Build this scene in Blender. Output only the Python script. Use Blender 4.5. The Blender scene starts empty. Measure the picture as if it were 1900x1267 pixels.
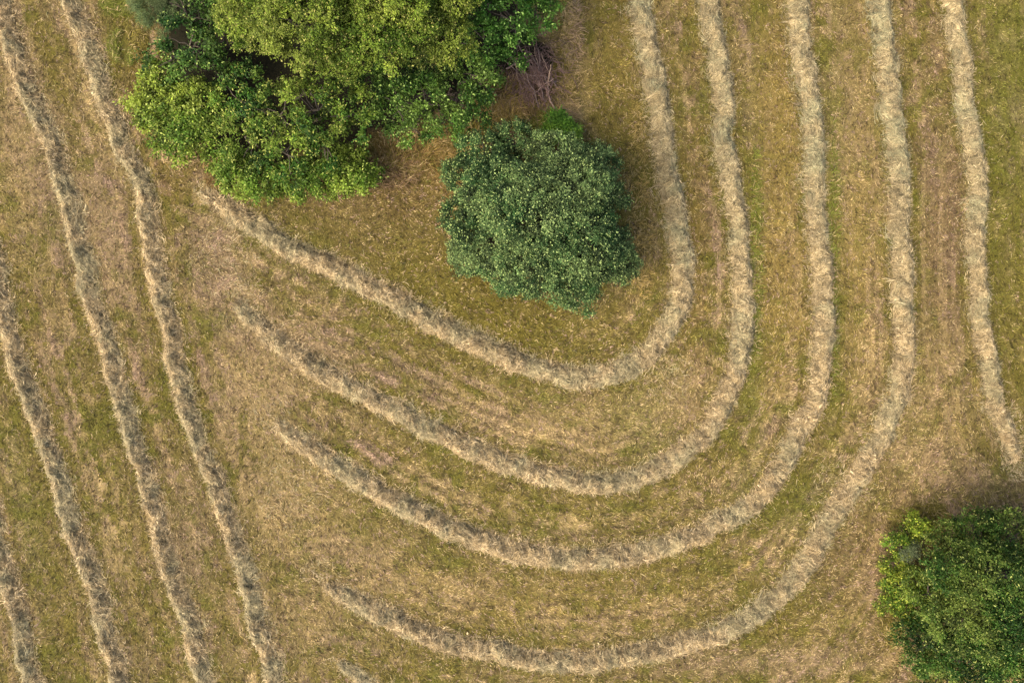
import bpy, math
import numpy as np
from mathutils import Vector

sc = bpy.context.scene
COL = sc.collection

# ------------------------------------------------------------------ camera, sky, sun, exposure
H = 37.3                # flying height of the camera, metres
WID = 48.0              # metres of ground across the picture
cam = bpy.data.cameras.new('camera')
cam.sensor_width = 36.0
cam.lens = 36.0 * H / WID
cam.clip_start = 0.5
cam.clip_end = 3000
camo = bpy.data.objects.new('camera', cam)
camo.location = (0, 0, H)
COL.objects.link(camo)
sc.camera = camo

SUN_EL = math.radians(47)
SUN_DIR = (-0.84, -0.54)          # where the sun stands, on the ground plan
w = bpy.data.worlds.new('World')
sc.world = w
w.use_nodes = True
nt = w.node_tree
sky = nt.nodes.new('ShaderNodeTexSky')
sky.sky_type = 'NISHITA'
sky.sun_disc = False
sky.sun_elevation = SUN_EL
sky.sun_rotation = math.atan2(SUN_DIR[0], SUN_DIR[1])
sky.dust_density = 6.0
sky.ozone_density = 0.6
nt.links.new(sky.outputs[0], nt.nodes['Background'].inputs[0])
nt.nodes['Background'].inputs[1].default_value = 0.15
sl = bpy.data.lights.new('sun', 'SUN')
sl.energy = 1.4
sl.angle = math.radians(55)
sl.color = (1.0, 0.95, 0.87)
so = bpy.data.objects.new('sun', sl)
dv = Vector((-SUN_DIR[0]*math.cos(SUN_EL), -SUN_DIR[1]*math.cos(SUN_EL), -math.sin(SUN_EL)))
so.rotation_euler = dv.to_track_quat('-Z', 'Y').to_euler()
so.location = (-40, -30, 40)
COL.objects.link(so)
sc.view_settings.view_transform = 'Standard'
sc.view_settings.look = 'None'
sc.view_settings.gamma = 1
sc.view_settings.exposure = 1.30
sc.cycles.max_bounces = 5
sc.cycles.diffuse_bounces = 3
sc.cycles.transmission_bounces = 2

# ------------------------------------------------------------------ helpers
PXM = WID / 1900.0

def at(px, py, z=0.0):
    """a map position read off the survey picture, for a thing standing z high"""
    k = PXM * (H - z) / H
    return ((px - 950.0) * k, -(py - 633.5) * k)

def pxr(r, z=0.0):
    return r * PXM * (H - z) / H

_tabs = {}
def vn(x, y, scale, seed):
    if seed not in _tabs:
        _tabs[seed] = np.random.default_rng(1000 + seed).random((256, 256))
    t = _tabs[seed]
    x = np.asarray(x, float) / scale + 37.3 * seed
    y = np.asarray(y, float) / scale + 17.9 * seed
    ix = np.floor(x).astype(int); iy = np.floor(y).astype(int)
    fx = x - ix; fy = y - iy
    fx = fx*fx*(3-2*fx); fy = fy*fy*(3-2*fy)
    a = t[ix & 255, iy & 255]; b = t[(ix+1) & 255, iy & 255]
    c = t[ix & 255, (iy+1) & 255]; d = t[(ix+1) & 255, (iy+1) & 255]
    return (a*(1-fx)+b*fx)*(1-fy) + (c*(1-fx)+d*fx)*fy

def fbm(x, y, scale, seed, octs=3):
    s = 0; amp = 1; tot = 0
    for o in range(octs):
        s = s + amp*vn(x, y, scale/2**o, seed+o*7); tot += amp; amp *= 0.55
    return s/tot

def sstep(a, b, x):
    t = np.clip((x-a)/(b-a), 0, 1)
    return t*t*(3-2*t)

def mesh_np(name, verts, faces, mat, cols=None, parent=None, smooth=False):
    """verts (N,3), faces (M,k), cols (M,3) one colour per face -> ONE mesh object"""
    verts = np.asarray(verts, np.float32); faces = np.asarray(faces, np.int32)
    k = faces.shape[1]; M = len(faces)
    me = bpy.data.meshes.new(name)
    me.vertices.add(len(verts)); me.vertices.foreach_set('co', verts.ravel())
    me.loops.add(M*k); me.loops.foreach_set('vertex_index', faces.ravel())
    me.polygons.add(M)
    me.polygons.foreach_set('loop_start', np.arange(0, M*k, k, dtype=np.int32))
    if smooth:
        me.polygons.foreach_set('use_smooth', np.ones(M, bool))
    me.update(calc_edges=True)
    if cols is not None:
        a = me.attributes.new('tint', 'FLOAT_COLOR', 'FACE')
        c4 = np.ones((M, 4), np.float32); c4[:, :3] = cols
        a.data.foreach_set('color', c4.ravel())
    me.materials.append(mat)
    o = bpy.data.objects.new(name, me)
    COL.objects.link(o)
    if parent is not None:
        o.parent = parent
    return o

def tag(o, label=None, cat=None, group=None, kind=None):
    if label: o['label'] = label
    if cat: o['category'] = cat
    if group: o['group'] = group
    if kind: o['kind'] = kind
    return o

def grid_faces(n, m):
    i = np.arange(n-1)[:, None]*m + np.arange(m-1)[None, :]
    i = i.ravel()
    return np.stack([i, i+1, i+m+1, i+m], 1)

def strips(P, side, width, taper):
    """P (N,K,3) centre lines, side (N,3) or (N,K,3) sideways unit vectors, width (N,), taper (K,) -> verts, quads"""
    N, K, _ = P.shape
    if side.ndim == 2:
        side = side[:, None, :]
    hw = (width[:, None]*taper[None, :])[:, :, None]*0.5
    V = np.stack([P - side*hw, P + side*hw], 2).reshape(-1, 3)
    base = (np.arange(N)*K*2)[:, None] + (np.arange(K-1)*2)[None, :]
    base = base.ravel()
    F = np.stack([base, base+1, base+3, base+2], 1)
    return V, F

def unit(a):
    return a/np.maximum(np.linalg.norm(a, axis=-1, keepdims=True), 1e-9)

# ------------------------------------------------------------------ materials
def mat_tint(name, rough=0.8, spec=0.2, transl=0.0, noise=0.0, nscale=8.0, bump=0.0):
    m = bpy.data.materials.new(name); m.use_nodes = True
    n = m.node_tree; L = n.links; b = n.nodes['Principled BSDF']
    at_ = n.nodes.new('ShaderNodeAttribute'); at_.attribute_name = 'tint'
    col = at_.outputs['Color']
    if noise > 0:
        tc = n.nodes.new('ShaderNodeTexCoord')
        nz = n.nodes.new('ShaderNodeTexNoise'); nz.inputs['Scale'].default_value = nscale
        nz.inputs['Detail'].default_value = 5; nz.inputs['Roughness'].default_value = 0.65
        L.new(tc.outputs['Object'], nz.inputs['Vector'])
        mr = n.nodes.new('ShaderNodeMapRange')
        mr.inputs['From Min'].default_value = 0.3; mr.inputs['From Max'].default_value = 0.7
        mr.inputs['To Min'].default_value = 1-noise; mr.inputs['To Max'].default_value = 1+noise
        L.new(nz.outputs[0], mr.inputs['Value'])
        mx = n.nodes.new('ShaderNodeMix'); mx.data_type = 'RGBA'; mx.blend_type = 'MULTIPLY'
        mx.inputs['Factor'].default_value = 1
        cb = n.nodes.new('ShaderNodeCombineColor')
        for k in range(3): L.new(mr.outputs[0], cb.inputs[k])
        L.new(col, mx.inputs[6]); L.new(cb.outputs[0], mx.inputs[7])
        col = mx.outputs[2]
        if bump > 0:
            bp = n.nodes.new('ShaderNodeBump'); bp.inputs['Strength'].default_value = bump
            bp.inputs['Distance'].default_value = 0.05
            L.new(nz.outputs[0], bp.inputs['Height']); L.new(bp.outputs[0], b.inputs['Normal'])
    L.new(col, b.inputs['Base Color'])
    b.inputs['Roughness'].default_value = rough
    b.inputs['Specular IOR Level'].default_value = spec
    if transl > 0:
        tr = n.nodes.new('ShaderNodeBsdfTranslucent'); L.new(col, tr.inputs['Color'])
        ms = n.nodes.new('ShaderNodeMixShader'); ms.inputs[0].default_value = transl
        L.new(b.outputs[0], ms.inputs[1]); L.new(tr.outputs[0], ms.inputs[2])
        L.new(ms.outputs[0], n.nodes['Material Output'].inputs['Surface'])
    return m

M_GROUND = mat_tint('stubble_ground', 0.95, 0.1, 0, 0.35, 5.0, 0.6)
M_GRASS = mat_tint('grass_blades', 0.7, 0.2, 0.2)
M_HAY = mat_tint('hay_strands', 0.75, 0.2, 0.15)
M_LEAF = mat_tint('leaf', 0.6, 0.14, 0.12)
M_BARK = mat_tint('bark', 0.9, 0.15, 0, 0.3, 20.0, 0.5)

# ------------------------------------------------------------------ the windrows, as lines on the map
ROWS = [
 # name key, label, picture points of the ridge, half width, height, fades at start / end
 ('L1', [(-40,-130),(-18,-40),(5,40),(27,110),(52,180),(80,250),(104,320),(124,390),(138,460),(158,540),(184,620),(208,700),(228,770),(246,840),(266,905),(288,975),(306,1040),(324,1100),(344,1170),(366,1240),(385,1320),(400,1390)], .60,.52,0,0,
  'long hay windrow from the top left corner down to the bottom edge'),
 ('L2', [(90,-120),(108,-50),(126,10),(150,75),(172,140),(200,210),(232,285),(252,340),(264,395),(272,450),(282,510),(294,570),(308,625),(322,690),(342,740),(352,795),(376,850),(396,905),(418,965),(440,1030),(456,1085),(470,1140),(484,1200),(500,1270),(516,1350)], .58,.50,0,0,
  'hay windrow passing close by the left edge of the leafy thicket, down to the bottom'),
 ('L3', [(-40,430),(-18,510),(3,580),(14,630),(30,690),(56,760),(80,830),(100,890),(122,955),(142,1020),(160,1075),(176,1125),(188,1180),(204,1250),(222,1340)], .58,.50,0,0,
  'hay windrow entering halfway down the left edge and leaving at the bottom left'),
 ('L4', [(-40,900),(-20,980),(0,1060),(12,1110),(26,1150),(38,1210),(54,1280),(72,1360)], .58,.48,0,0,
  'short visible hay windrow in the bottom left corner'),
 ('C1', [(382,358),(420,382),(470,412),(520,443),(575,472),(630,500),(690,530),(745,560),(800,593),(850,620),(900,642),(960,668),(1020,688),(1085,700),(1135,692),(1185,668),(1225,628),(1252,585),(1266,540),(1266,480),(1254,420),(1240,350),(1226,285),(1220,220),(1214,150),(1200,80),(1190,10),(1180,-70),(1170,-150)], .72,.54,1,0,
  'innermost curved hay windrow, bending round the blue green tree'),
 ('C2', [(440,560),(480,598),(530,640),(590,684),(650,715),(715,750),(780,785),(840,815),(900,842),(960,868),(1030,888),(1100,896),(1170,886),(1240,858),(1295,822),(1335,765),(1360,700),(1374,630),(1380,560),(1380,500),(1370,430),(1356,350),(1346,270),(1340,190),(1332,110),(1318,40),(1308,-40),(1296,-130)], .66,.50,1,0,
  'second curved hay windrow, just outside the innermost curve'),
 ('C3', [(520,785),(560,815),(610,850),(665,885),(720,920),(780,952),(840,982),(910,1008),(980,1028),(1060,1038),(1140,1036),(1220,1018),(1290,992),(1350,960),(1405,920),(1450,870),(1488,800),(1512,735),(1524,665),(1530,595),(1526,520),(1518,440),(1514,360),(1512,280),(1504,200),(1492,120),(1482,30),(1474,-60),(1466,-140)], .68,.50,1,0,
  'third curved hay windrow, between the second and the outermost curve'),
 ('C4', [(615,1083),(650,1105),(700,1135),(760,1162),(830,1188),(900,1206),(980,1220),(1060,1224),(1140,1218),(1220,1205),(1300,1186),(1370,1156),(1430,1120),(1480,1070),(1520,1005),(1550,945),(1600,875),(1640,810),(1664,745),(1675,680),(1678,600),(1674,520),(1670,440),(1670,360),(1664,280),(1656,200),(1648,120),(1636,30),(1626,-60),(1618,-140)], .70,.50,1,0,
  'outermost curved hay windrow, sweeping past the bottom right tree'),
 ('C5', [(1884,852),(1872,815),(1856,770),(1842,715),(1834,650),(1822,590),(1815,530),(1813,470),(1813,410),(1815,350),(1808,290),(1800,220),(1790,150),(1778,80),(1768,10),(1758,-70),(1750,-140)], .58,.50,2,0,
  'straight hay windrow near the right edge, ending above the bottom right tree'),
 ('B1', [(635,1238),(662,1264),(690,1300),(720,1345)], .45,.30,1,0,
  'tip of a hay windrow just showing at the bottom edge'),
]

def catmull(P, n=24):
    P = np.asarray(P, float)
    Q = np.vstack([2*P[0]-P[1], P, 2*P[-1]-P[-2]])
    out = []
    t = np.linspace(0, 1, n, endpoint=False)[:, None]
    for i in range(1, len(Q)-2):
        a, b, c, d = Q[i-1], Q[i], Q[i+1], Q[i+2]
        out.append(0.5*((2*b)+(-a+c)*t+(2*a-5*b+4*c-d)*t*t+(-a+3*b-3*c+d)*t**3))
    out.append(P[-1][None])
    return np.vstack(out)

def resample(P, step):
    d = np.r_[0, np.cumsum(np.linalg.norm(np.diff(P, axis=0), axis=1))]
    n = int(d[-1]/step)+1
    s = np.linspace(0, d[-1], n)
    return np.stack([np.interp(s, d, P[:, 0]), np.interp(s, d, P[:, 1])], 1), s

lines = {}
for k, (key, pts, hw, hh, f0, f1, lab) in enumerate(ROWS):
    P = np.array([at(px, py, 0.24) for px, py in pts])
    C, s = resample(catmull(P), 0.1)
    T = unit(np.gradient(C, axis=0)); Nn = np.stack([-T[:, 1], T[:, 0]], 1)
    wob = (fbm(s, s*0+k*9.1, 1.8, 31)-0.5)*0.46 + (vn(s, s*0+k*3.3, 0.5, 33)-0.5)*0.16
    C = C + Nn*(wob - (0.14 if key[0] == 'C' else 0.0))[:, None]
    T = unit(np.gradient(C, axis=0)); Nn = np.stack([-T[:, 1], T[:, 0]], 1)
    lines[key] = (C, s, T, Nn)

# ------------------------------------------------------------------ field maps: distance to the nearest windrow, direction of mowing
GX = np.linspace(-31, 31, 311); GY = np.linspace(-22, 22, 221)
gx, gy = np.meshgrid(GX, GY, indexing='ij')
allC = np.vstack([l[0][::4] for l in lines.values()])
allT = np.vstack([l[2][::4] for l in lines.values()])
allN = np.vstack([l[3][::4] for l in lines.values()])
D = np.empty(gx.size); SD = np.empty(gx.size); TT = np.empty((gx.size, 2))
q = np.stack([gx.ravel(), gy.ravel()], 1)
for i in range(0, len(q), 4000):
    dd = ((q[i:i+4000, None, :]-allC[None])**2).sum(2)
    j = dd.argmin(1)
    D[i:i+4000] = np.sqrt(dd.min(1))
    wgt = 1/(dd+0.4)**1.5
    # doubled-angle average of the directions of nearby rows
    a2 = np.arctan2(allT[:, 1], allT[:, 0])*2
    TT[i:i+4000, 0] = (wgt*np.cos(a2)[None]).sum(1); TT[i:i+4000, 1] = (wgt*np.sin(a2)[None]).sum(1)
    SD[i:i+4000] = ((q[i:i+4000]-allC[j])*allN[j]).sum(1)
Dm = D.reshape(gx.shape); SDm = SD.reshape(gx.shape)
ang2 = unit(TT).reshape(gx.shape+(2,))

def look(A, x, y):
    fx = np.clip((x-GX[0])/(GX[1]-GX[0]), 0, len(GX)-1.001); fy = np.clip((y-GY[0])/(GY[1]-GY[0]), 0, len(GY)-1.001)
    ix = fx.astype(int); iy = fy.astype(int); fx = fx-ix; fy = fy-iy
    if A.ndim == 3:
        fx = fx[:, None]; fy = fy[:, None]
    return (A[ix, iy]*(1-fx)+A[ix+1, iy]*fx)*(1-fy)+(A[ix, iy+1]*(1-fx)+A[ix+1, iy+1]*fx)*fy

def ground_z(x, y):
    return (fbm(x, y, 3.0, 51)-0.5)*0.10 + (vn(x, y, 0.6, 55)-0.5)*0.04

# patches of the meadow's own growth: (px, py, rx, ry, tilt deg, what, strength)
PATCH = [
 (1875,200,70,420,0,'green',.50),(1880,620,60,300,0,'olive',.45),(620,480,240,60,28,'green',.30),
 (740,410,190,120,20,'olive',.8),(700,380,170,110,20,'brown',.35),(900,590,220,80,15,'brown',.35),(960,610,230,80,8,'olive',.75),(860,560,180,80,25,'olive',.75),
 (1140,260,80,330,0,'olive',.7),(1200,640,40,120,30,'olive',.3),
 (1190,790,55,75,0,'green',.40),(410,600,60,25,0,'green',.35),(1470,930,80,60,0,'green',.35),(1390,620,26,220,0,'green',.40),
 (1290,500,26,260,0,'rust',.3),(1545,400,22,380,0,'green',.4),(1400,350,20,300,0,'green',.35),
 (770,295,90,42,10,'rust',.45),(960,150,70,60,0,'brown',.8),(760,330,110,60,0,'rust',.3),(1150,170,60,200,0,'ochre',.25),
 (1590,250,50,260,0,'tan',.45),(1440,300,40,320,0,'ochre',.55),(1450,560,45,160,0,'ochre',.6),(1590,480,42,200,0,'ochre',.45),
 (1745,430,34,320,0,'brown',.55),(1770,320,22,120,0,'brown',.4),(1790,900,120,60,20,'mauve',.35),(1700,760,90,120,0,'tan',.35),
 (1600,1010,70,150,30,'brown',.35),(1600,900,40,60,0,'tan',.3),
 (540,650,120,60,30,'mauve',.4),(400,480,60,110,0,'mauve',.35),(90,330,40,180,-18,'mauve',.35),(190,430,36,160,-18,'mauve',.4),
 (30,300,40,200,-10,'tan',.4),(150,380,30,200,-18,'tan',.3),
 (480,720,70,120,0,'tan',.55),(540,900,90,140,0,'tan',.45),(600,1120,90,110,0,'tan',.35),(700,1020,140,60,20,'tan',.25),
 (220,120,36,90,-15,'olive',.5),(100,110,28,140,-15,'olive',.4),(215,80,16,34,0,'green',.8),(225,10,34,24,0,'green',.9),
 (265,160,20,80,0,'rust',.35),(320,330,40,60,40,'rust',.25),
 (350,1020,50,120,0,'mauve',.3),(100,1110,40,140,-10,'olive',.4),(40,930,24,170,-12,'green',.3),
 (1050,960,260,50,5,'olive',.25),(1000,1100,300,60,0,'ochre',.25),(1330,1060,110,50,30,'olive',.4),
 (1080,770,140,50,0,'tan',.4),(1260,720,50,60,0,'tan',.4),(840,1090,160,30,0,'tan',.2),(1500,1150,120,80,0,'olive',.35),(1400,1230,240,30,0,'mauve',.3),
 (1060,120,26,130,0,'tan',.3),(960,180,90,50,0,'olive',.5),(1660,1200,40,80,0,'rust',.2),
]
PAL = dict(humus_shade=(.022,.020,.010), tan=(.335,.238,.108), straw=(.45,.335,.150), ochre=(.27,.190,.055), green=(.118,.128,.016), olive=(.150,.121,.022),
           rust=(.190,.118,.038), brown=(.185,.120,.062), mauve=(.310,.208,.138))
PAL = {k: np.array(v) for k, v in PAL.items()}

def field_mix(x, y):
    """weights of what grows where -> colour"""
    n = len(x)
    d = look(Dm, x, y); sd = look(SDm, x, y); a2 = look(ang2, x, y)
    th = np.arctan2(a2[:, 1], a2[:, 0])/2
    ca, sa = np.cos(th), np.sin(th)
    # streak noise along the direction of travel
    f1 = fbm(x, y, 2.6, 61); f2 = fbm(x, y, 0.9, 63); f3 = vn(x, y, 0.35, 67)
    lane = np.where(sd > 0, d, -d)+(fbm(x, y, 3.0, 65)-.5)*.5
    along = x*ca+y*sa
    across = fbm(lane, along*0.10, 0.50, 69, 2)
    fine = vn(lane, along*.16, .17, 70)
    f4 = fbm(x, y, .42, 77, 2)
    g = 0.22*f1+0.24*f2+0.30*across+0.16*fine+0.24*(f4-.5)*1.5+.12-0.05*f3 + .09*np.exp(-((sd+.85)/.40)**2)*(sd < 0)*sstep(-2, 6, x)
    wm = sstep(.48, .70, .5*fbm(x, y, 1.5, 71)+.5*fbm(lane, along*.12, .55, 72, 2))
    wo = sstep(.48, .70, .4*fbm(x, y, 1.1, 73)+.6*fbm(lane, along*.12, .60, 74, 2))
    wgreen = sstep(.45, .68, g - .02)
    
    c = PAL['tan'][None]*np.ones((n, 1))
    def mix(c, k, w_): return c*(1-w_[:, None]) + PAL[k][None]*w_[:, None]
    c = mix(c, 'ochre', wo*.65); c = mix(c, 'mauve', wm*.85)
    c = c*(.88+.20*sstep(.35, .65, fbm(x, y, .8, 75))+.40*(fine-.5)+.36*(across-.5))[:, None]
    st = vn(lane, along*.03, .26, 78)
    c = c*(1+.80*(st-.5))[:, None]
    c = mix(c, 'olive', .65*sstep(.50, .80, vn(lane, along*.03, .34, 79)))
    tr = sstep(.35, .6, fbm(x, y, 4.0, 76))
    c = mix(c, 'brown', .50*(np.exp(-((d-1.15)/.12)**2)+np.exp(-((d-1.75)/.12)**2))*tr)
    c = mix(c, 'olive', wgreen*.85)
    c = mix(c, 'green', wgreen*sstep(.5, .75, f2)*.40)
    for (px, py, rx, ry, tl, k, st) in PATCH:
        X, Y = at(px, py); a = -math.radians(tl)
        ux = (x-X)*math.cos(a)+(y-Y)*math.sin(a); uy = -(x-X)*math.sin(a)+(y-Y)*math.cos(a)
        r = np.sqrt((ux/(rx*PXM*1.25))**2+(uy/(ry*PXM*1.15))**2) + (f2-.5)*1.1
        c = mix(c, k, np.clip(1.25-r, 0, 1)*min(1, st*1.25))
    # pressed wheel tracks between the two outer right rows
    for tx in (1718, 1752):
        X, _ = at(tx, 0); yy = sstep(at(0, 760)[1], at(0, 640)[1], y)*(1-sstep(at(0, 330)[1], at(0, 220)[1], y))
        c = mix(c, 'tan', np.exp(-((x-X+0.12*np.sin(y*.3))/.16)**2)*yy*.55)
    # leaf mould under bushes and trees, gap shade painted into its near-black colour
    hum_shd = np.zeros(n)
    for (px, py, rx, ry) in HUMUS_SHADE:
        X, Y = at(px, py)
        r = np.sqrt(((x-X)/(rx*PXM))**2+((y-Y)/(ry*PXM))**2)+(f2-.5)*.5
        hum_shd = np.maximum(hum_shd, sstep(1.08, .85, r))
    c = mix(c, 'humus_shade', hum_shd)
    return c, d, th, hum_shd

HUMUS_SHADE = [(420,90,130,150),(560,120,190,190),(720,110,170,130),(880,60,110,110),(560,-60,330,150),(1000,410,115,110),(1840,1120,90,110),(480,250,95,70),(975,135,55,62)]

# ------------------------------------------------------------------ ground
ex = np.array([900, 400, 200, 100, 60, 40.])
xs = np.r_[-ex, np.linspace(-31, 31, 311), ex[::-1]]; ys = np.r_[-ex, np.linspace(-22, 22, 221), ex[::-1]]
xs.sort(); ys.sort()
X, Y = np.meshgrid(xs, ys, indexing='ij')
Z = ground_z(X, Y)
V = np.stack([X, Y, Z], 2).reshape(-1, 3)
F = grid_faces(len(xs), len(ys))[:, ::-1]
cen = V[F].mean(1)
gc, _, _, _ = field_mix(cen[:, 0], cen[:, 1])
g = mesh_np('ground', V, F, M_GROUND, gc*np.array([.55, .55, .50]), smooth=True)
tag(g, kind='structure')

# ------------------------------------------------------------------ mown grass and stubble
rng = np.random.default_rng(5)
def grass(n, x, y, length, width, lift, col, th, rng, curl=1.0):
    K = 3
    a = th + rng.normal(0, .25, n)
    kk = rng.normal(0, curl, n)
    P = np.zeros((n, K, 3))
    P[:, 0, 0] = x; P[:, 0, 1] = y
    z0 = ground_z(x, y)
    P[:, 0, 2] = z0 - .01
    for i in range(1, K):
        aa = a + kk*(i-1)
        L = length/(K-1)
        e = lift*(1.0 if i == 1 else 0.25)
        P[:, i, 0] = P[:, i-1, 0]+np.cos(aa)*L*np.cos(e)
        P[:, i, 1] = P[:, i-1, 1]+np.sin(aa)*L*np.cos(e)
        P[:, i, 2] = P[:, i-1, 2]+L*np.sin(e)
    side = np.stack([-np.sin(a), np.cos(a), rng.normal(0, .35, n)], 1)
    return strips(P, unit(side), width, np.array([.8, 1.0, .25]))

N = 800000
x = rng.uniform(-28, 28, N); y = rng.uniform(-20, 20, N)
c, d, th, hum_shd = field_mix(x, y)
kp = rng.random(N) > hum_shd*.97
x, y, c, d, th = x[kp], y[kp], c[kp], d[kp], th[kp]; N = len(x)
# clumps share a lean: a swirling field on top of the mowing direction
sw = (fbm(x, y, 0.55, 81)-.5)*4.5 + (fbm(x, y, 2.5, 83)-.5)*2.5 + rng.normal(0, .35, N)
th2 = th + sw + np.where(rng.random(N) < .5, 0, math.pi)*(rng.random(N) < .25)
lush = fbm(x, y, .5, 85)
ln = rng.uniform(.07, .19, N)*(0.7+.7*lush)
wd = rng.uniform(.014, .036, N)
lift = rng.uniform(.10, .95, N)
# per blade: each is straw, green or brown of its own; the neighbourhood sets the odds
jit = rng.normal(1, .27, (N, 1))*(.50+1.0*fbm(x, y, .30, 87, 2))[:, None]
col = c*np.clip(jit, .35, 1.8)
def speck(seed, sc_):
    return .62*vn(x, y, sc_, seed)+.38*rng.random(N)
green_odds = np.clip((col[:, 1]/col[:, 0]-.62)*1.2, -.12, .35)
m_ = speck(121, .15) > .70-green_odds*.45
col[m_] = (.35*col+.65*np.where(rng.random((N, 1)) < .6, PAL['olive'], PAL['green'])*1.05)[m_]
lush_ = sstep(.70, .95, col[:, 1]/col[:, 0])
m_ = speck(123, .15) > .70+.16*lush_
col[m_] = (PAL['straw']*rng.uniform(.75, 1.1, (N, 1)))[m_]
m_ = speck(125, .16) > .72+.16*lush_
col[m_] = (PAL['mauve']*rng.uniform(.8, 1.25, (N, 1)))[m_]
m_ = speck(127, .14) > .60
col[m_] = (col*np.array([.40, .37, .34])*rng.uniform(.6, 1.3, (N, 1)))[m_]
V, F = grass(N, x, y, ln, wd, lift, col, th2, rng, .55)
o = mesh_np('mown_grass', V, F, M_GRASS, np.repeat(col, 2, 0))
tag(o, 'mown meadow grass and dry stubble covering the whole field', 'grass', kind='stuff')

# ------------------------------------------------------------------ hay windrows
HAY = np.array([(.375,.275,.132), (.53,.41,.225), (.315,.272,.140), (.20,.142,.068), (.26,.25,.135)])

def windrow(idx, key, hw, hh, f0, f1, label):
    C, s, T, Nn = lines[key]
    n = len(s); rg = np.random.default_rng(900+idx)
    L = s[-1]
    fade = np.ones(n)
    if f0 == 1: fade *= .40+.60*sstep(-.2, 1.6, s)
    if f0 == 2: fade *= .55+.45*sstep(-.2, 1.4, s)
    hf = np.ones(n)
    if f0 == 1: hf *= .40+.60*sstep(-.2, 1.8, s)
    if f0 == 2: hf *= .35+.65*sstep(-.2, 1.6, s)
    ph = idx*11.7
    lump = fbm(s, s*0+ph, 1.3, 41)
    saw = (s*0.75+2*vn(s, s*0+ph, 2.5, 43)) % 1.0
    wL = hw*(.80 if key[0] == 'L' else .72)*fade*(.58+.52*vn(s, s*0+ph, .42, 46)+.34*fbm(s, s*0+ph, 1.1, 45)+.12*saw)      # the left shoulder
    wR = hw*.60*fade*(.58+.46*vn(s, s*0+ph, .38, 48)+.34*fbm(s, s*0+ph+50, 1.1, 47)+.10*(1-saw))
    hS = hh*(.44 if key[0] == 'L' else .50)*hf*(.62+.50*lump+.26*vn(s, s*0+ph, .45, 44))
    def surf(si, v):
        """si along (m), v across (m, + left): world xyz and whether on the heap"""
        f = np.clip(si/0.1, 0, n-1.001); i = f.astype(int); f = f-i
        def li(A):
            if A.ndim == 2: return A[i]*(1-f)[:, None]+A[i+1]*f[:, None]
            return A[i]*(1-f)+A[i+1]*f
        c_ = li(C); nn = li(Nn); wl = li(wL); wr = li(wR); h_ = li(hS)
        u = np.where(v > 0, v/wl, v/wr)
        over = np.clip(s[0]-si, 0, None)*-1 + np.clip(si-L, 0, None)
        tt = li(T)
        p = c_ + nn*v[:, None] + tt*over[:, None]
        au = np.abs(u)
        hump = np.where(u > 0, np.clip(1-au, 0, 1)**1.12 if key[0] == 'L' else np.clip(1-au**1.35, 0, 1), np.clip(1-au**1.9, 0, 1))
        z = h_*hump*(.66+.68*vn(si+ph, v, .42, 49)) + (fbm(si+ph, v, .26, 53, 2)-.5)*.24*np.clip(hump*3, 0, 1)
        return np.c_[p, z + ground_z(p[:, 0], p[:, 1])], u
    # the heap itself
    m = 17
    us = np.linspace(-1.04, 1.04, m)
    S = np.repeat(s, m); U = np.tile(us, n)
    Vv = np.where(U > 0, U*np.repeat(wL, m), U*np.repeat(wR, m))
    pv, uu = surf(S, Vv)
    pv[np.abs(uu) > .999, 2] -= .06
    Fh = grid_faces(n, m)[:, ::-1]
    fx = pv[Fh].mean(1)
    mixn = fbm(fx[:, 0], fx[:, 1], .4, 57)
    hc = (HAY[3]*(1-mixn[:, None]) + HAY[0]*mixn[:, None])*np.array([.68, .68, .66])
    # strands draped over it, in tufts that share a direction
    ns = int(L*950)
    s0 = rg.uniform(-.1, L+.1, ns)
    u0 = np.where(rg.random(ns) < .64, np.abs(rg.normal(0, .62, ns)), -np.abs(rg.normal(0, .55, ns)))
    u0 = np.where((u0 < -1.12) | (u0 > 1.5), rg.uniform(-1, 1, ns), u0)
    si = np.clip(s0/.1, 0, n-1).astype(int)
    v0 = np.where(u0 > 0, u0*wL[si], u0*wR[si])
    K = 4
    a = (fbm(s0+ph, v0, .45, 59)-.5)*(5.0 if key[0] == 'L' else 8.0) + rg.normal(0, .45, ns) + np.where(rg.random(ns) < .5, 0, math.pi)
    # towards the skirts the hay is combed outwards
    edge = np.clip((np.abs(u0)-.55)/.5, 0, 1)
    out = np.where(u0 > 0, 1.2, -1.2) + rg.normal(0, .6, ns)
    a = np.where(rg.random(ns) < (.05 if key[0] == 'L' else .20)+.22*edge, out, a)
    kk = rg.normal(0, .55, ns)
    ln = rg.uniform(.13, .36, ns)*(1-.25*edge)
    off0 = rg.uniform(.0, .065, ns)*(1-.5*edge)
    lift = rg.uniform(-.01, .035, ns)
    P = np.zeros((ns, K, 3)); sa = s0.copy(); va = v0.copy()
    for k in range(K):
        if k:
            aa = a+kk*(k-1)
            sa = sa+np.cos(aa)*ln/(K-1); va = va+np.sin(aa)*ln/(K-1)
        p, u = surf(sa, va)
        p[:, 2] += off0 + lift*k
        P[:, k] = p
    # wisps: locks of hay that curl out of the heap together
    nw = int(L*3.2); per = 13
    ws = rg.uniform(0, L, nw); wu = np.where(rg.random(nw) < .6, rg.uniform(0, 1.0, nw), -rg.uniform(0, .75, nw))
    wi = np.clip(ws/.1, 0, n-1).astype(int)
    wv = np.where(wu > 0, wu*wL[wi], wu*wR[wi])
    wa = rg.uniform(0, 2*math.pi, nw); wk = rg.normal(0, .7, nw); wl_ = rg.uniform(.22, .48, nw)
    wt = rg.normal(1, .22, nw)
    R_ = lambda A: np.repeat(A, per)
    m_ = nw*per
    sa = R_(ws)+rg.normal(0, .045, m_); va = R_(wv)+rg.normal(0, .045, m_)
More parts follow.
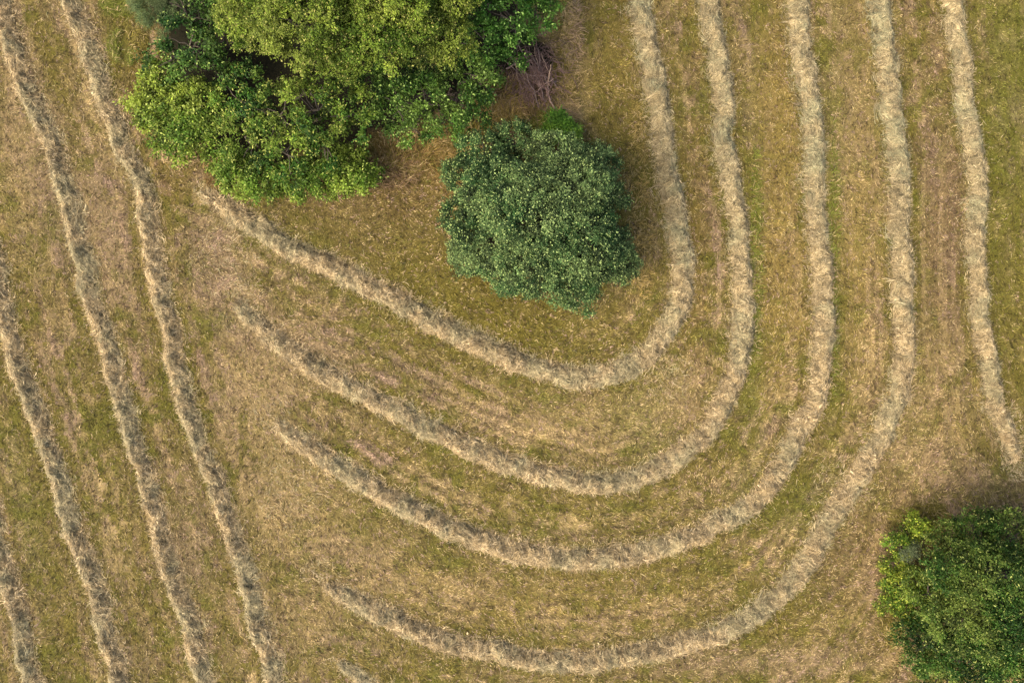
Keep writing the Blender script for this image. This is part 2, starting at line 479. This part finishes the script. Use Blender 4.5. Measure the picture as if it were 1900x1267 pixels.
    Pw = np.zeros((m_, K, 3)); aw = R_(wa)+rg.normal(0, .16, m_); kw = R_(wk)+rg.normal(0, .12, m_); lw_ = R_(wl_)*rg.uniform(.7, 1.1, m_)
    ow = rg.uniform(.03, .09, m_)
    for k in range(K):
        if k:
            sa = sa+np.cos(aw+kw*(k-1))*lw_/(K-1); va = va+np.sin(aw+kw*(k-1))*lw_/(K-1)
        p, u = surf(sa, va); p[:, 2] += ow*(1.0 if k < 3 else .6)
        Pw[:, k] = p
    P = np.concatenate([P, Pw]); s0 = np.r_[s0, R_(ws)]; v0 = np.r_[v0, R_(wv)]
    tw = np.r_[np.ones(ns), np.clip(R_(wt), .6, 1.5)]; ns += m_
    d_ = unit(P[:, -1]-P[:, 0])
    side = unit(np.cross(d_, np.array([0, 0, 1.])+rg.normal(0, .35, (ns, 3))))
    wd = rg.uniform(.008, .020, ns)*np.where(rg.random(ns) < .15, 1.6, 1)
    V2, F2 = strips(P, side, wd, np.array([.6, 1, 1, .35]))
    # colour of the hay: bleached, tan, still green underneath
    fl = fbm(P[:, 0, 0], P[:, 0, 1], 1.2, 91); fs = fbm(P[:, 0, 0], P[:, 0, 1], .3, 93)
    north = sstep(-4, 10, P[:, 0, 1])*sstep(2, 6, P[:, 0, 0])
    pick = rg.random(ns)
    cc = HAY[0]*np.ones((ns, 1))
    cc = np.where((pick < .26)[:, None], HAY[1], cc)
    cc = np.where((pick > .80)[:, None], HAY[3], cc)
    gw = np.clip(sstep(.45, .62, fl*.6+fs*.4)*.55+north*.35, 0, .9)
    cc = cc*(1-gw)[:, None] + np.where(rg.random((ns, 1)) < .5, HAY[2], HAY[4])*gw[:, None]
    cc = cc*tw[:, None]*np.clip(rg.normal(1, .22, (ns, 1))*(.40+1.2*fbm(s0+ph, v0, .18, 95, 2))[:, None], .4, 1.6)
    crev_shade = .6*vn(s0+ph, v0, .13, 97)+.4*rg.random(ns)
    cc = cc*np.where(crev_shade < .34, .42, 1.0)[:, None]  # strands darkened in flecks, painting the shade of crevices into the hay
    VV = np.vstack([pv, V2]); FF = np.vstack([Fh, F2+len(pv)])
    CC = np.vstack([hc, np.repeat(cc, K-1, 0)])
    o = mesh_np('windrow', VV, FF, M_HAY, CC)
    tag(o, label, 'windrow', 'windrows of raked hay')

for i, (key, pts, hw, hh, f0, f1, lab) in enumerate(ROWS):
    windrow(i, key, hw, hh, f0, f1, lab)

# ------------------------------------------------------------------ trees and bushes
def tube(P, R, sides=7):
    P = np.asarray(P, float); R = np.asarray(R, float)
    T = unit(np.gradient(P, axis=0))
    ref = np.where(np.abs(T[:, 2:3]) > .9, np.array([[1., 0, 0]]), np.array([[0, 0, 1.]]))
    A = unit(np.cross(T, ref)); B = np.cross(T, A)
    t = np.linspace(0, 2*math.pi, sides, endpoint=False)
    V = P[:, None]+R[:, None, None]*(A[:, None]*np.cos(t)[None, :, None]+B[:, None]*np.sin(t)[None, :, None])
    n = len(P)
    i = np.arange(n-1)[:, None]*sides; j = np.arange(sides)[None]; j2 = (j+1) % sides
    F = np.stack([i+j, i+j2, i+sides+j2, i+sides+j], 2).reshape(-1, 4)
    return V.reshape(-1, 3), F

class Bag:
    def __init__(s): s.v = []; s.f = []; s.n = 0
    def add(s, V, F): s.v.append(V); s.f.append(F+s.n); s.n += len(V)
    def get(s): return np.vstack(s.v), np.vstack(s.f)

def limb(rg, a, b, r0, r1, n=7, sag=.25):
    t = np.linspace(0, 1, n)[:, None]
    a = np.asarray(a, float); b = np.asarray(b, float)
    L = np.linalg.norm(b-a)
    P = a*(1-t)+b*t + np.array([0, 0, 1.])*np.sin(t*math.pi)*sag*L*.3
    P[1:-1] += rg.normal(0, .04*L, (n-2, 3))*np.array([1, 1, .5])
    return P, np.linspace(r0, r1, n)

def tree(name, label, cat, lobes, base, pal, leaf=(.10, .17), twigs=34, per=11, twl=.42, seed=1, trunk=.14,
         up=.55, bark=(.085, .068, .050), group=None, flat=.85, clump=.5, gap=.95, shrink=.88, clvar=.22, bump=.5, tipw=0.0, tip=None, inner=.35, lw=.5):
    """lobes: (px, py, z, r_px) on the picture; the crown is many leafy twigs over and inside these masses"""
    rg = np.random.default_rng(seed)
    Lc = []; Lr = []
    for (px, py, z, rp) in lobes:
        X, Y = at(px, py, z); z = z*.80; X, Y = at(px, py, z); Lc.append((X, Y, z)); Lr.append(pxr(rp, z)*shrink)
    Lc = np.array(Lc); Lr = np.array(Lr)
    bx, by = at(*base); bz = float(ground_z(np.array([bx]), np.array([by]))[0])-.03
    B0 = np.array([bx, by, bz])
    root = bpy.data.objects.new(name, None); root.location = B0; COL.objects.link(root)
    tag(root, label, cat, group)
    # trunk and limbs
    bag = Bag()
    top = max(.5, Lc[:, 2].mean()*.55)
    cx, cy = Lc[:, 0].mean()*.35+bx*.65, Lc[:, 1].mean()*.35+by*.65
    fork = np.array([cx, cy, bz+top*.55])
    P, R = limb(rg, B0, fork, trunk*1.25, trunk*.8, 6, 0); bag.add(*tube(P, R, 9))
    for c_, r_ in zip(Lc, Lr):
        P, R = limb(rg, fork, c_, trunk*.62, trunk*.22, 8); bag.add(*tube(P, R, 7))
        for k in range(6):
            dv = unit(rg.normal(0, 1, 3)*np.array([1, 1, .6])+np.array([0, 0, .5]))
            q = c_*.85+fork*.15 if k % 2 else c_
            P2, R2 = limb(rg, q, c_+dv*r_*.85, trunk*.22, trunk*.06, 5); bag.add(*tube(P2, R2, 5))
    V, F = bag.get()
    bc = np.array(bark)*rg.uniform(.8, 1.2, (len(F), 1))
    mesh_np('trunk', V-B0, F, M_BARK, bc, root, True)
    # clumps of leafy twigs standing apart over the masses, so that dark depth shows between them
    tp = []; to = []; tb = []; tl_ = []
    for i, (c_, r_) in enumerate(zip(Lc, Lr)):
        n = int(26*r_*r_/(clump*clump))
        dv = rg.normal(0, 1, (n, 3)); dv[:, 2] = np.where(dv[:, 2] < -.30, -dv[:, 2], dv[:, 2]); dv = unit(dv)
        az = np.arctan2(dv[:, 1], dv[:, 0]); el = np.arcsin(np.clip(dv[:, 2], -1, 1))
        bumpy = (fbm(az*2.2+i*5, el*2.5, .9, 101, 3)-.5)*bump
        rad = np.where(rg.random(n) > inner*.5, rg.uniform(.74, .98, n), rg.uniform(.45, .78, n))*(1+bumpy)
        p = c_ + dv*rad[:, None]*r_*np.array([1, 1, flat])
        ok = (p[:, 2] > .15)
        for j in range(len(Lc)):
            if j != i:
                ok &= np.linalg.norm((p-Lc[j])/np.array([1, 1, flat]), axis=1) > .66*Lr[j]
        p = p[ok]; dv = dv[ok]
        chosen = []
        for k in range(len(p)):
            if not chosen or np.min(np.linalg.norm(p[chosen]-p[k], axis=1)) > clump*gap:
                chosen.append(k)
        p = p[chosen]; dv = dv[chosen]; nc = len(p)
        if nc == 0: continue
        rc = clump*rg.uniform(.65, 1.25, nc)
        nt_ = int(twigs)
        q = np.repeat(p, nt_, 0); o_ = np.repeat(dv, nt_, 0); rr = np.repeat(rc, nt_)
        d2 = unit(o_*.75+np.array([0, 0, up])*.75+unit(rg.normal(0, 1, (nc*nt_, 3)))*1.0)
        tp.append(q + d2*(rr*rg.uniform(.05, .55, nc*nt_))[:, None]); to.append(d2)
        tl_.append(rr*rg.uniform(.55, 1.0, nc*nt_))
        tb.append(np.repeat(np.clip(rg.normal(1, clvar, nc), .35, 1.9), nt_)*rg.normal(1, .05))
    p = np.vstack(tp); ou = np.vstack(to); lb = np.concatenate(tb); tl = np.concatenate(tl_); n = len(p)
    t = unit(ou*.8 + rg.normal(0, .35, (n, 3)))
    # leaves along each twig
    m = n*per
    f = np.tile(((np.arange(per)+.5)/per)**.75, n) + rg.uniform(-.04, .04, m)
    pp = np.repeat(p, per, 0)+np.repeat(t, per, 0)*(f*np.repeat(tl, per))[:, None] + rg.normal(0, leaf[1]*.38, (m, 3))
    tt = np.repeat(t, per, 0)
    dirn = unit(tt*.55+rg.normal(0, .75, (m, 3))*np.array([1, 1, .6]))
    nor = unit(np.repeat(ou, per, 0)*.5+np.array([0, 0, .75])+rg.normal(0, .42, (m, 3)))
    sd = unit(np.cross(dirn, nor)); nor = np.cross(sd, dirn)
    ll = rg.uniform(leaf[0], leaf[1], m)*(1-.25*f)
    ww = ll*lw
    b = pp; tipv = pp+dirn*ll[:, None]-nor*(ll*.12)[:, None]
    midp = pp+dirn*(ll*.48)[:, None]
    v1 = midp-sd*(ww*.5)[:, None]+nor*(ww*.14)[:, None]; v2 = midp+sd*(ww*.5)[:, None]+nor*(ww*.14)[:, None]
    V = np.stack([b, v1, tipv, v2], 1).reshape(-1, 3)
    V[:, 2] = np.maximum(V[:, 2], .02)
    F = np.arange(m*4).reshape(-1, 4)
    pal = np.array(pal)
    # hue by mass of foliage, by twig, by leaf
    big = fbm(p[:, 0]+seed*3, p[:, 1]+p[:, 2]*.7, 1.3, 107)
    k = np.clip((big-.5)*2.2+.5+rg.normal(0, .22, n), 0, 1)*(len(pal)-1)
    k0 = np.clip(k.astype(int), 0, len(pal)-2); kf = (k-k0)[:, None]
    tc = .74*(pal[k0]*(1-kf)+pal[k0+1]*kf)*lb[:, None]*rg.normal(1, .16, (n, 1))
    lc = np.repeat(tc, per, 0)*np.clip(rg.normal(1, .30, (m, 1)), .35, 1.9)
    if tip is not None:                        # young leaves at the twig ends
        hit = (f > .55) & (rg.random(m) < tipw)
        lc[hit] = np.array(tip)*rg.uniform(.8, 1.25, (hit.sum(), 1))
    mesh_np('crown', V-B0, F, M_LEAF, lc, root)
    return root

# the big olive green tree at the top
tree('broadleaf_tree', 'tall olive green tree with small yellowish leaves at the top edge', 'tree',
     [(480,30,8.6,70),(560,46,9.8,84),(640,72,8.4,74),(560,-60,9,120),(700,62,8.6,74),(770,55,8.2,66),(835,78,7.4,46),(720,-50,9,130),(640,-150,9.4,150),(830,-20,8,70),(470,-70,8,90)],
     (660,60), [(.072,.125,.011),(.128,.180,.018),(.180,.225,.028)], (0.072,0.128), 18, 16, .4, 11, .24, clump=0.40, gap=1.02, lw=.62, tipw=.10, tip=(.25,.24,.06), inner=.3)
tree('broadleaf_tree', 'dark green leafy tree with deep gaps, left of the olive tree', 'tree',
     [(352,85,4.6,50),(318,112,3.6,40),(372,35,4.6,36),(366,100,4.0,36),(345,20,4.8,42),(380,-60,5.2,80),(402,135,1.7,40),(425,90,1.7,44),(440,35,1.8,44),(415,165,1.6,30)],
     (400,100), [(.014,.045,.006),(.032,.078,.010),(.085,.150,.022)], (0.120,0.200), 16, 12, .4, 12, .16, clump=0.5, gap=1.45, tipw=.12, tip=(.20,.26,.06), inner=.4)
tree('bush', 'bright yellow green bush bulging out on the thicket\'s left corner', 'bush',
     [(300,190,2.6,46),(335,225,2.6,48),(300,150,2.7,34),(370,195,3.2,44),(325,262,1.6,30),(368,262,1.7,32),(280,205,1.6,30)],
     (345,220), [(.07,.135,.012),(.125,.19,.018),(.20,.255,.026)], (0.120,0.200), 18, 13, .4, 13, .10, clump=0.45, gap=0.92, tipw=.15, tip=(.30,.35,.07), inner=.3)
tree('broadleaf_tree', 'mid green bushy tree at the thicket\'s bottom, its lowest leaves bright green', 'tree',
     [(452,190,4.6,58),(520,215,5.2,68),(590,205,5.4,66),(648,215,4.8,56),(455,255,3.4,52),(530,285,3.8,58),(610,262,3.8,48),(560,165,4.6,34)],
     (560,230), [(.020,.068,.007),(.058,.118,.012),(.145,.205,.022)], (0.104,0.176), 17, 13, .4, 14, .18, clump=0.48, gap=1.45, tipw=.15, tip=(.27,.29,.06), inner=.35)
tree('bush', 'low bright green bush fringing the thicket\'s bottom edge, above the innermost windrow', 'bush',
     [(445,325,1.6,36),(490,338,1.7,36),(540,335,1.6,34),(590,325,1.5,30),(648,312,1.8,40),(675,322,1.3,26),(415,300,1.3,26),(625,345,1.0,22)],
     (540,325), [(.07,.135,.012),(.12,.19,.018),(.18,.245,.026)], (0.112,0.176), 18, 13, .4, 15, .07, clump=0.42, gap=0.9, tipw=.15, tip=(.28,.34,.07), inner=.3)
tree('broadleaf_tree', 'fresh green tree at the thicket\'s right end, beside the dead bush', 'tree',
     [(735,195,4.4,52),(790,190,4.2,54),(850,185,4.0,52),(885,140,4.2,44),(760,235,2.8,40),(825,228,2.6,36),(870,215,2.2,34),(905,160,3.2,30),(740,140,2.0,52),(690,155,2.0,46),(810,130,2.0,44)],
     (820,190), [(.022,.065,.008),(.055,.12,.014),(.12,.20,.028)], (0.104,0.184), 17, 13, .4, 16, .16, clump=0.48, gap=1.36, tipw=.14, tip=(.22,.31,.07), inner=.35)
tree('broadleaf_tree', 'deep green tree in the thicket\'s top right corner, above the dead bush', 'tree',
     [(900,75,4.8,48),(950,40,5.0,54),(1000,30,4.2,40),(960,85,3.6,36),(900,10,5.2,56),(1020,5,3.4,28),(960,-50,5,80),(893,112,4.2,28)],
     (950,40), [(.020,.065,.007),(.045,.12,.012),(.10,.20,.026)], (0.104,0.184), 17, 13, .4, 17, .16, clump=0.48, gap=1.36, tipw=.14, tip=(.20,.32,.07), inner=.35)
tree('bush', 'grey green bush with very fine leaves at the thicket\'s top left', 'bush',
     [(280,12,1.9,36),(300,45,1.6,24),(320,10,2.2,32),(285,-50,2.2,50),(268,-5,1.4,26)],
     (290,10), [(.075,.115,.036),(.11,.150,.052),(.145,.18,.068)], (0.048,0.080), 34, 16, .4, 18, .06, clump=0.34, gap=0.85, lw=.3, inner=.3)
# the lone tree inside the innermost curve
tree('broadleaf_tree', 'round blue green tree with pale leaf tips, inside the innermost windrow curve', 'tree',
     [(985,395,5.0,92),(1060,350,4.6,74),(925,355,4.2,68),(1075,450,4.6,78),(985,480,4.4,72),(905,440,3.6,66),(1030,300,3.6,52),(900,290,2.8,48),
      (1130,470,3.0,46),(1115,365,3.2,46),(1060,520,3.0,48),(935,510,2.4,36),(865,400,2.2,40),(860,330,2.2,38),(1150,490,2.0,32),(1100,310,2.4,42),(1085,545,1.8,28),(950,260,2.6,34),(870,475,1.8,34)],
     (985,420), [(.024,.062,.015),(.056,.102,.028),(.110,.160,.048)], (0.072,0.128), 24, 14, .4, 19, .22, clump=0.40, gap=.95, clvar=.34, bump=.25, shrink=.93, tipw=.18, tip=(.25,.32,.10), inner=.3, lw=.6)
tree('bush', 'small bright grass green bush tucked against the round tree\'s top', 'bush',
     [(1035,232,1.3,20),(1050,248,1.2,20),(1025,250,1.2,18)],
     (1038,245), [(.065,.16,.015),(.11,.22,.022),(.16,.28,.03)], (0.120,0.208), 24, 12, .4, 20, .05, clump=0.32, gap=0.85, lw=.28, inner=.3)
# bottom right
tree('broadleaf_tree', 'large dark green tree with pale shoot tips in the bottom right corner', 'tree',
     [(1850,1080,5.4,82),(1780,1060,4.6,66),(1870,1160,5.6,84),(1785,1150,4.8,72),(1800,1225,4.4,66),(1870,1000,4.0,52),(1810,990,3.2,44),(1900,1240,5,80),(1940,1100,5.6,100),(1725,1195,3.0,54),(1756,1006,2.6,36),(1722,1100,3.0,46),(1750,1255,2.8,54),(1690,1180,2.0,34),(1820,1105,5.0,70),(1830,1190,5.0,64),(1845,958,1.8,20),(1890,965,2.0,26)],
     (1850,1110), [(.018,.056,.006),(.046,.092,.011),(.125,.165,.026)], (0.096,0.160), 16, 14, .4, 21, .24, clump=0.42, gap=1.05, clvar=.30, tipw=.12, tip=(.22,.25,.06), inner=.35, lw=.42)
tree('bush', 'yellow green bush on the left flank of the bottom right tree', 'bush',
     [(1668,1015,1.1,20),(1660,1050,1.0,20),(1684,992,1.1,13),(1645,1070,.9,12),(1650,1120,.9,14),(1700,1085,1.6,34),(1655,1085,.8,16),(1690,1130,1.4,30),(1700,975,1.0,20)],
     (1680,1050), [(.06,.115,.010),(.11,.165,.014),(.19,.215,.02)], (0.096,0.152), 18, 13, .4, 22, .05, clump=0.34, gap=0.9, tipw=.15, tip=(.33,.34,.05), inner=.3)
tree('bush', 'little silvery grey green bush among the yellow green leaves, bottom right', 'bush',
     [(1690,1018,1.7,11),(1684,1028,1.6,9)],
     (1690,1025), [(.10,.13,.055),(.15,.175,.085)], (0.048,0.080), 30, 13, .4, 23, .03, clump=0.25, gap=0.85, lw=.35, inner=.3)

# ------------------------------------------------------------------ dead bush
def dead_bush():
    rg = np.random.default_rng(77)
    bx, by = at(1004, 196)
    root = bpy.data.objects.new('dead_bush', None); root.location = (bx, by, 0); COL.objects.link(root)
    tag(root, 'leafless dead bush of purplish grey branches at the thicket\'s right edge', 'dead bush')
    B0 = np.array([bx, by, 0.])
    stems = [((1030,203),(1000,140),(992,88)),((1008,185),(995,130),(962,84)),((985,170),(960,130),(935,112)),((1000,160),(985,140),(955,122)),
             ((1032,152),(1010,140),(980,138)),((1003,150),(1005,120),(998,90)),((1015,178),(1020,150),(1022,120)),((990,175),(1005,160),(1028,146)),
             ((1000,200),(990,165),(975,135)),((970,165),(955,140),(958,105)),((1012,190),(1000,150),(985,110)),((940,128),(965,115),(985,112)),
             ((1032,160),(1015,130),(1005,100)),((975,95),(995,110),(1000,135)),((1025,195),(1018,170),(1010,140)),((945,105),(960,125),(975,150))]
    bag = Bag()
    for k, st in enumerate(stems):
        zz = [.15+.2*rg.random(), .75+.5*rg.random(), .9+.7*rg.random()]
        pts = np.array([(*at(px, py, z), z) for (px, py), z in zip(st, zz)])
        t = np.linspace(0, 1, 9)[:, None]
        P = pts[0]*(1-t)**2+2*pts[1]*t*(1-t)+pts[2]*t*t
        P[1:-1] += rg.normal(0, .03, (7, 3))
        r0 = rg.uniform(.028, .046)
        V, F = tube(P-B0, np.linspace(r0, r0*.45, 9), 6)
        bc = np.array((.19,.140,.118) if k % 3 else (.25,.18,.125))*rg.uniform(.85, 1.15)
        mesh_np('branch', V, F, M_BARK, np.tile(bc, (len(F), 1)), root, True)
    for k in range(520):
        px = rg.normal(993, 29); py = rg.normal(133, 31); z = rg.uniform(.3, 1.5)
        a = rg.normal(-1.15, .75); L = rg.uniform(.35, .95)
        p0 = np.array([*at(px, py, z), z]); dv = np.array([math.cos(a), math.sin(a), rg.normal(0, .3)])
        P = np.stack([p0, p0+dv*L*.5+rg.normal(0, .05, 3), p0+dv*L])
        P[:, 2] = np.maximum(P[:, 2], .05)
        r0 = rg.uniform(.006, .015)
        bag.add(*tube(P-B0, np.array([r0, r0*.8, r0*.4]), 4))
    V, F = bag.get()
    bc = np.array((.125,.078,.066))*rg.uniform(.7, 1.3, (len(F), 1))
    t = mesh_np('twigs', V, F, M_BARK, bc, root)
    t['kind'] = 'stuff'
dead_bush()

# ------------------------------------------------------------------ long uncut grass round the thicket
def long_grass():
    rg = np.random.default_rng(88)
    spots = [(960,180,90,45,900,'brown',.5),(960,190,90,45,1300,'olive',.5),(920,205,50,25,800,'ochre',.55),(1052,110,16,110,700,'tan',.5),(1055,110,20,120,700,'olive',.5),(1062,60,14,70,400,'mauve',.45),(1045,205,22,25,700,'tan',.55),
             (1040,150,22,60,900,'olive',.5),(770,285,80,28,700,'rust',.5),(765,290,85,30,900,'olive',.45),(720,320,60,30,600,'brown',.4),(840,275,50,20,800,'ochre',.45),(1000,235,50,25,900,'green',.5),
             (860,250,60,20,700,'olive',.5),(1650,1150,20,50,500,'olive',.4),(1700,955,60,18,700,'olive',.4),(1800,925,90,22,250,'olive',.3),
             (225,12,40,18,1400,'green',.4),(212,85,8,30,400,'green',.35),(238,105,6,18,160,'green',.35),(255,60,20,60,800,'olive',.4),(330,290,40,20,500,'tan',.35),(405,320,30,25,500,'rust',.35),
             (1180,330,20,130,600,'ochre',.3),(1195,480,18,80,400,'ochre',.3),(830,560,10,10,0,'rust',.3),(1400,470,12,200,900,'green',.3),(1545,480,10,260,900,'green',.28)]
    Vs = Bag(); cs = []
    for (px, py, rx, ry, n, k, ln) in spots:
        if not n: continue
        t = rg.uniform(0, 2*math.pi, n); r = np.sqrt(rg.random(n))
        X, Y = at(px+rx*r*np.cos(t), py+ry*r*np.sin(t))
        th = (fbm(X, Y, .8, 81)-.5)*8+rg.normal(0, .5, n)
        V, F = grass(n, X, Y, ln*rg.uniform(.6, 1.3, n), rg.uniform(.014, .03, n), rg.uniform(.3, 1.0, n), None, th, rg, .6)
        Vs.add(V, F)
        c = PAL[k]*np.clip(rg.normal(1, .28, (n, 1)), .4, 1.9)
        mixk = rg.random(n) < .12
        c[mixk] = PAL['straw']*rg.uniform(.7, 1.2, (mixk.sum(), 1))
        cs.append(np.repeat(c, 2, 0))
    V, F = Vs.get()
    o = mesh_np('long_grass', V, F, M_GRASS, np.vstack(cs))
    tag(o, 'longer uncut grass in rusty and green tufts round the bushes', 'grass', kind='stuff')
long_grass()

# ------------------------------------------------------------------ hay dropped where the rake lifted and along the rows
def loose_hay():
    rg = np.random.default_rng(99)
    Vs = Bag(); cs = []
    spots = [(455,545,36,36,220),(500,765,40,36,260),(590,1065,40,36,240),(620,1225,20,16,80),(376,354,20,16,150),(1880,850,25,40,900),(1868,800,30,50,500),
             (420,480,70,80,700),(540,900,70,90,700),(1235,700,50,50,500),(1560,900,60,60,500)]
    for (px, py, rx, ry, n) in spots:
        t = rg.uniform(0, 2*math.pi, n); r = rg.random(n)**.6
        X, Y = at(px+rx*r*np.cos(t), py+ry*r*np.sin(t))
        th = (fbm(X, Y, .7, 141)-.5)*8+rg.normal(0, .5, n)
        V, F = grass(n, X, Y, rg.uniform(.15, .4, n), rg.uniform(.010, .024, n), rg.uniform(.05, .35, n), None, th, rg, .7)
        Vs.add(V, F); cs.append(np.repeat(HAY[rg.integers(0, 4, n)]*rg.uniform(.75, 1.15, (n, 1)), 2, 0))
    for key, (C, s_, T, Nn) in lines.items():
        n = int(s_[-1]*26); i = rg.integers(0, len(C), n)
        v = rg.normal(0, .85, n)
        p = C[i]+Nn[i]*v[:, None]
        V, F = grass(n, p[:, 0], p[:, 1], rg.uniform(.15, .4, n), rg.uniform(.010, .022, n), rg.uniform(.05, .4, n), None, rg.uniform(0, 6.28, n), rg, .7)
        Vs.add(V, F); cs.append(np.repeat(HAY[rg.integers(0, 4, n)]*rg.uniform(.7, 1.1, (n, 1)), 2, 0))
    V, F = Vs.get()
    o = mesh_np('loose_hay', V, F, M_HAY, np.vstack(cs))
    tag(o, 'loose hay strewn at the ends and sides of the windrows', 'hay', kind='stuff')
loose_hay()
